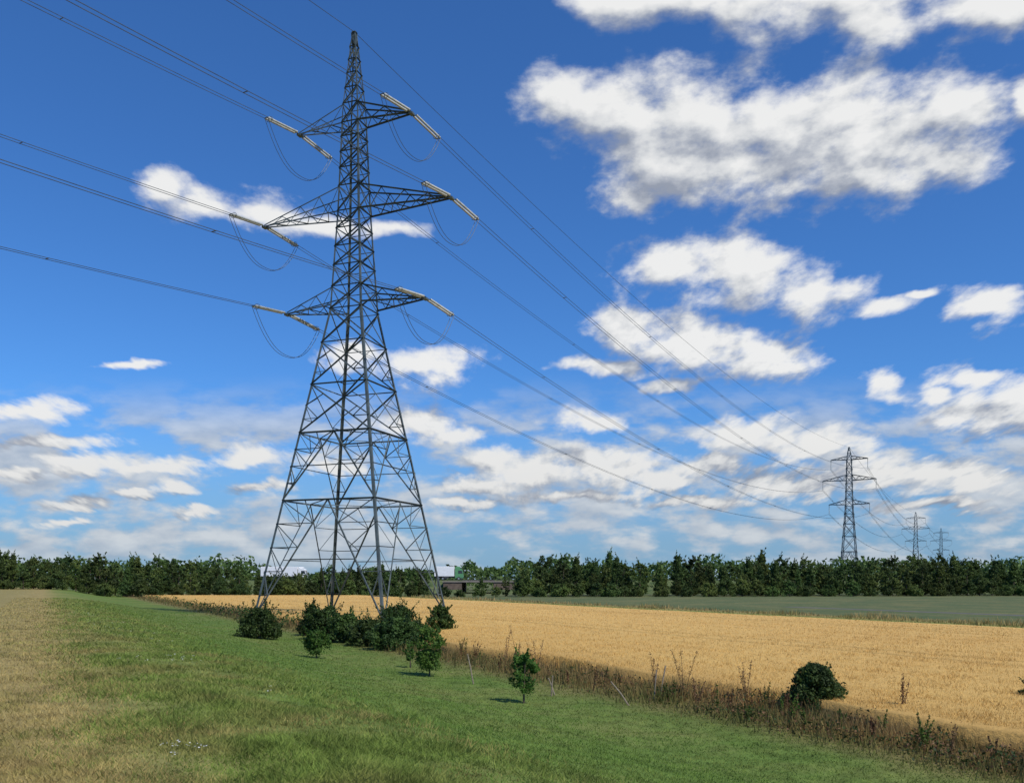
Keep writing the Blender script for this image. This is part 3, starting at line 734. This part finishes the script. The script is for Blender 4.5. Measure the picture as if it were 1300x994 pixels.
CL=[(790,4,62,32),(900,-12,110,28),(1020,-2,150,40),(1110,28,60,22),(1250,0,100,36),
(712,128,52,34),(785,135,80,46),(880,150,110,60),(1000,165,120,68),(1110,158,120,64),(1215,135,72,50),(850,205,95,52),(960,215,120,48),(1080,205,110,44),(1180,198,75,36),(805,255,40,22),
(850,342,58,32),(940,346,82,42),(1030,370,56,32),(1115,390,38,10),
(800,420,52,28),(880,442,84,32),(975,455,58,28),(775,468,58,9),(850,486,40,8),
(208,240,32,24),(262,264,60,20),(335,272,58,18),(400,285,48,13),(500,290,42,11),
(545,466,62,25),(455,455,40,17),(530,538,50,23),(578,554,40,13),(750,537,46,14),
(1262,386,58,25),(1165,378,16,5),(1122,490,26,15),(1240,478,60,13),(1240,524,64,28),(1300,515,40,40),(1190,497,20,13),
(620,585,34,18),(670,598,60,22),(760,590,70,24),(830,605,60,18),(945,552,56,20),(1040,566,60,22),(1110,600,70,24),(1000,612,90,18),(1210,606,90,18),(610,614,50,12),(900,590,60,14),
(45,522,54,14),(165,468,38,5),(112,590,66,15),(60,562,70,8),(90,640,44,9),(228,620,34,9),(250,652,28,7),(320,580,48,10),(335,618,36,10),(82,663,32,5),(200,592,60,8),(590,640,60,8),(720,630,90,8),(420,590,50,9),(20,600,50,7),(170,625,40,6),(1180,640,80,8),(900,635,80,8),
(1300,130,20,34)]
wn=noise(q,5.0,4,0.55,"Color")
wv=V('MULTIPLY',V('SUBTRACT',wn,(0.5,0.5,0.5)),(0.055,0.042,0))
p=V('ADD',p0,wv); pB=V('ADD',p,(0.006,0.036,0))
n1=noise(q,11.0,9,0.58); n1s=noise(q,11.0,5,0.55); n2=noise(V('ADD',q,(0.012,0.036,0)),11.0,5,0.55)
nd=M('MULTIPLY',M('SUBTRACT',n1s,n2),2.3)
nT=M('MULTIPLY',M('SUBTRACT',n1,0.5),2.1)
# creamy broken layer of small puffs low in the sky
hq=V('MULTIPLY',p0,(16.0,38.0,1.0)); nh=noise(hq,1.0,7,0.55); nh2=noise(V('ADD',hq,(0.1,0.45,0)),1.0,4,0.5)
hbig=noise(V('MULTIPLY',p0,(4.0,14.0,1.0)),1.0,2,0.5)
band=M('MULTIPLY',smooth(b,0.23,0.14),smooth(b,-0.02,0.05,0.35,1.0))
hm=M('ADD',nh,M('MULTIPLY',M('SUBTRACT',hbig,0.45),0.9))
hal=M('MULTIPLY',M('MULTIPLY',smooth(hm,0.42,0.66),band),0.88)
hsh=M('MULTIPLY_ADD',M('SUBTRACT',nh,nh2),2.6,0.5,clamp=True)
def mixc(f,A,B):
    m=N.new("ShaderNodeMix"); m.data_type='RGBA'; L.new(f,m.inputs["Factor"]); 
    for k,v in (("A",A),("B",B)):
        if isinstance(v,tuple): m.inputs[k].default_value=(*v,1)
        else: L.new(v,m.inputs[k])
    return m.outputs["Result"]
sky1=mixc(smooth(b,0.22,0.0,0.0,0.75),skyc,(2.2,3.5,5.2))
skyh=mixc(hal,sky1,mixc(hsh,(3.8,4.4,5.3),(6.4,6.7,7.0)))
def bgnode(c):
    n=N.new("ShaderNodeBackground"); n.inputs["Strength"].default_value=STR; L.new(c,n.inputs["Color"]); return n.outputs[0]
SKYBG=bgnode(skyh)
lowf=noise(q,3.0,2,0.5)
base=M('MULTIPLY_ADD',M('SUBTRACT',lowf,0.5),0.9,0.53)
base=M('ADD',base,nd)
# clouds near the horizon are duller through the haze
dull=smooth(b,0.0,0.25,0.84,1.0)
def leafnode(bl):
    if not bl: return SKYBG
    def fld(vec):
        cur=None
        for (x,y,rx,ry) in bl:
            ix=F/(rx*1.27); iy=F/(ry*1.30); cx=(x-650)/F; cy=(735-y)/F
            l=V('LENGTH',V('MULTIPLY_ADD',vec,(ix,iy,0),(-cx*ix,-cy*iy,0)))
            cur=l if cur is None else M('SMOOTH_MIN',cur,l,0.35)
        return cur
    l1=fld(p); l2=fld(pB)
    T1=M('ADD',M('SUBTRACT',1.0,l1),nT)
    al=smooth(T1,-0.12,0.66)
    sh=M('MULTIPLY_ADD',M('SUBTRACT',l2,l1),0.80,base,clamp=True)
    cr=N.new("ShaderNodeValToRGB"); e=cr.color_ramp.elements
    e[0].position=0.0; e[0].color=(3.1,3.45,4.2,1); e[1].position=1.0; e[1].color=(8.7,8.7,8.6,1)
    x=e.new(0.3); x.color=(4.5,4.8,5.4,1); x=e.new(0.64); x.color=(7.0,7.15,7.3,1)
    L.new(sh,cr.inputs["Fac"])
    sc=N.new("ShaderNodeVectorMath"); sc.operation='SCALE'; L.new(cr.outputs["Color"],sc.inputs[0]); L.new(dull,sc.inputs["Scale"])
    return bgnode(mixc(M('MULTIPLY',al,0.97),skyh,sc.outputs["Vector"]))
def inter(bl,box):
    out=[]
    for c in bl:
        x,y,rx,ry=c; mx_=rx*1.27*1.7+34; my_=ry*1.30*1.7+24+42
        if x+mx_>box[0] and x-mx_<box[2] and y+my_>box[1] and y-my_<box[3]: out.append(c)
    return out
def kd(bl,box,depth):
    if len(bl)<=8 or depth==0: return leafnode(bl)
    best=None
    for ax in (0,1):
        for fr in (0.3,0.4,0.5,0.6,0.7):
            v=box[ax]+(box[ax+2]-box[ax])*fr
            b1=list(box); b1[ax+2]=v; b2=list(box); b2[ax]=v
            l1=inter(bl,b1); l2=inter(bl,b2)
            cost=len(l1)*fr+len(l2)*(1-fr)
            if best is None or cost<best[0]: best=(cost,ax,v,b1,b2,l1,l2)
    _,ax,v,b1,b2,l1,l2=best
    if ax==0: f=M('GREATER_THAN',a,(v-650)/F)
    else: f=M('LESS_THAN',b,(735-v)/F)
    mx=N.new("ShaderNodeMixShader"); L.new(f,mx.inputs[0])
    L.new(kd(l1,b1,depth-1),mx.inputs[1]); L.new(kd(l2,b2,depth-1),mx.inputs[2])
    return mx.outputs[0]
big=[-120,-110,1460,760]
tree=kd(inter(CL,big),big,4)
ins=M('MULTIPLY',M('MULTIPLY',M('GREATER_THAN',a,(big[0]-650)/F),M('LESS_THAN',a,(big[2]-650)/F)),M('MULTIPLY',M('LESS_THAN',b,(735-big[1])/F),M('MULTIPLY',M('GREATER_THAN',b,-0.01),M('GREATER_THAN',sp.outputs["Y"],0.08))))
mx=N.new("ShaderNodeMixShader"); L.new(ins,mx.inputs[0]); L.new(SKYBG,mx.inputs[1]); L.new(tree,mx.inputs[2])
N.remove(bg); L.new(mx.outputs[0],N["World Output"].inputs["Surface"])

scene.view_settings.view_transform='Standard'; scene.view_settings.look='None'; scene.view_settings.exposure=0

cam=bpy.data.cameras.new("camera"); co=bpy.data.objects.new("camera",cam); link(co)
co.location=(0,0,EYE); co.rotation_euler=(math.radians(90),0,0)
cam.sensor_width=36; cam.lens=36*F/1300; cam.shift_y=238/1300; cam.clip_end=12000; cam.clip_start=0.1
scene.camera=co
print("trees",cnt)
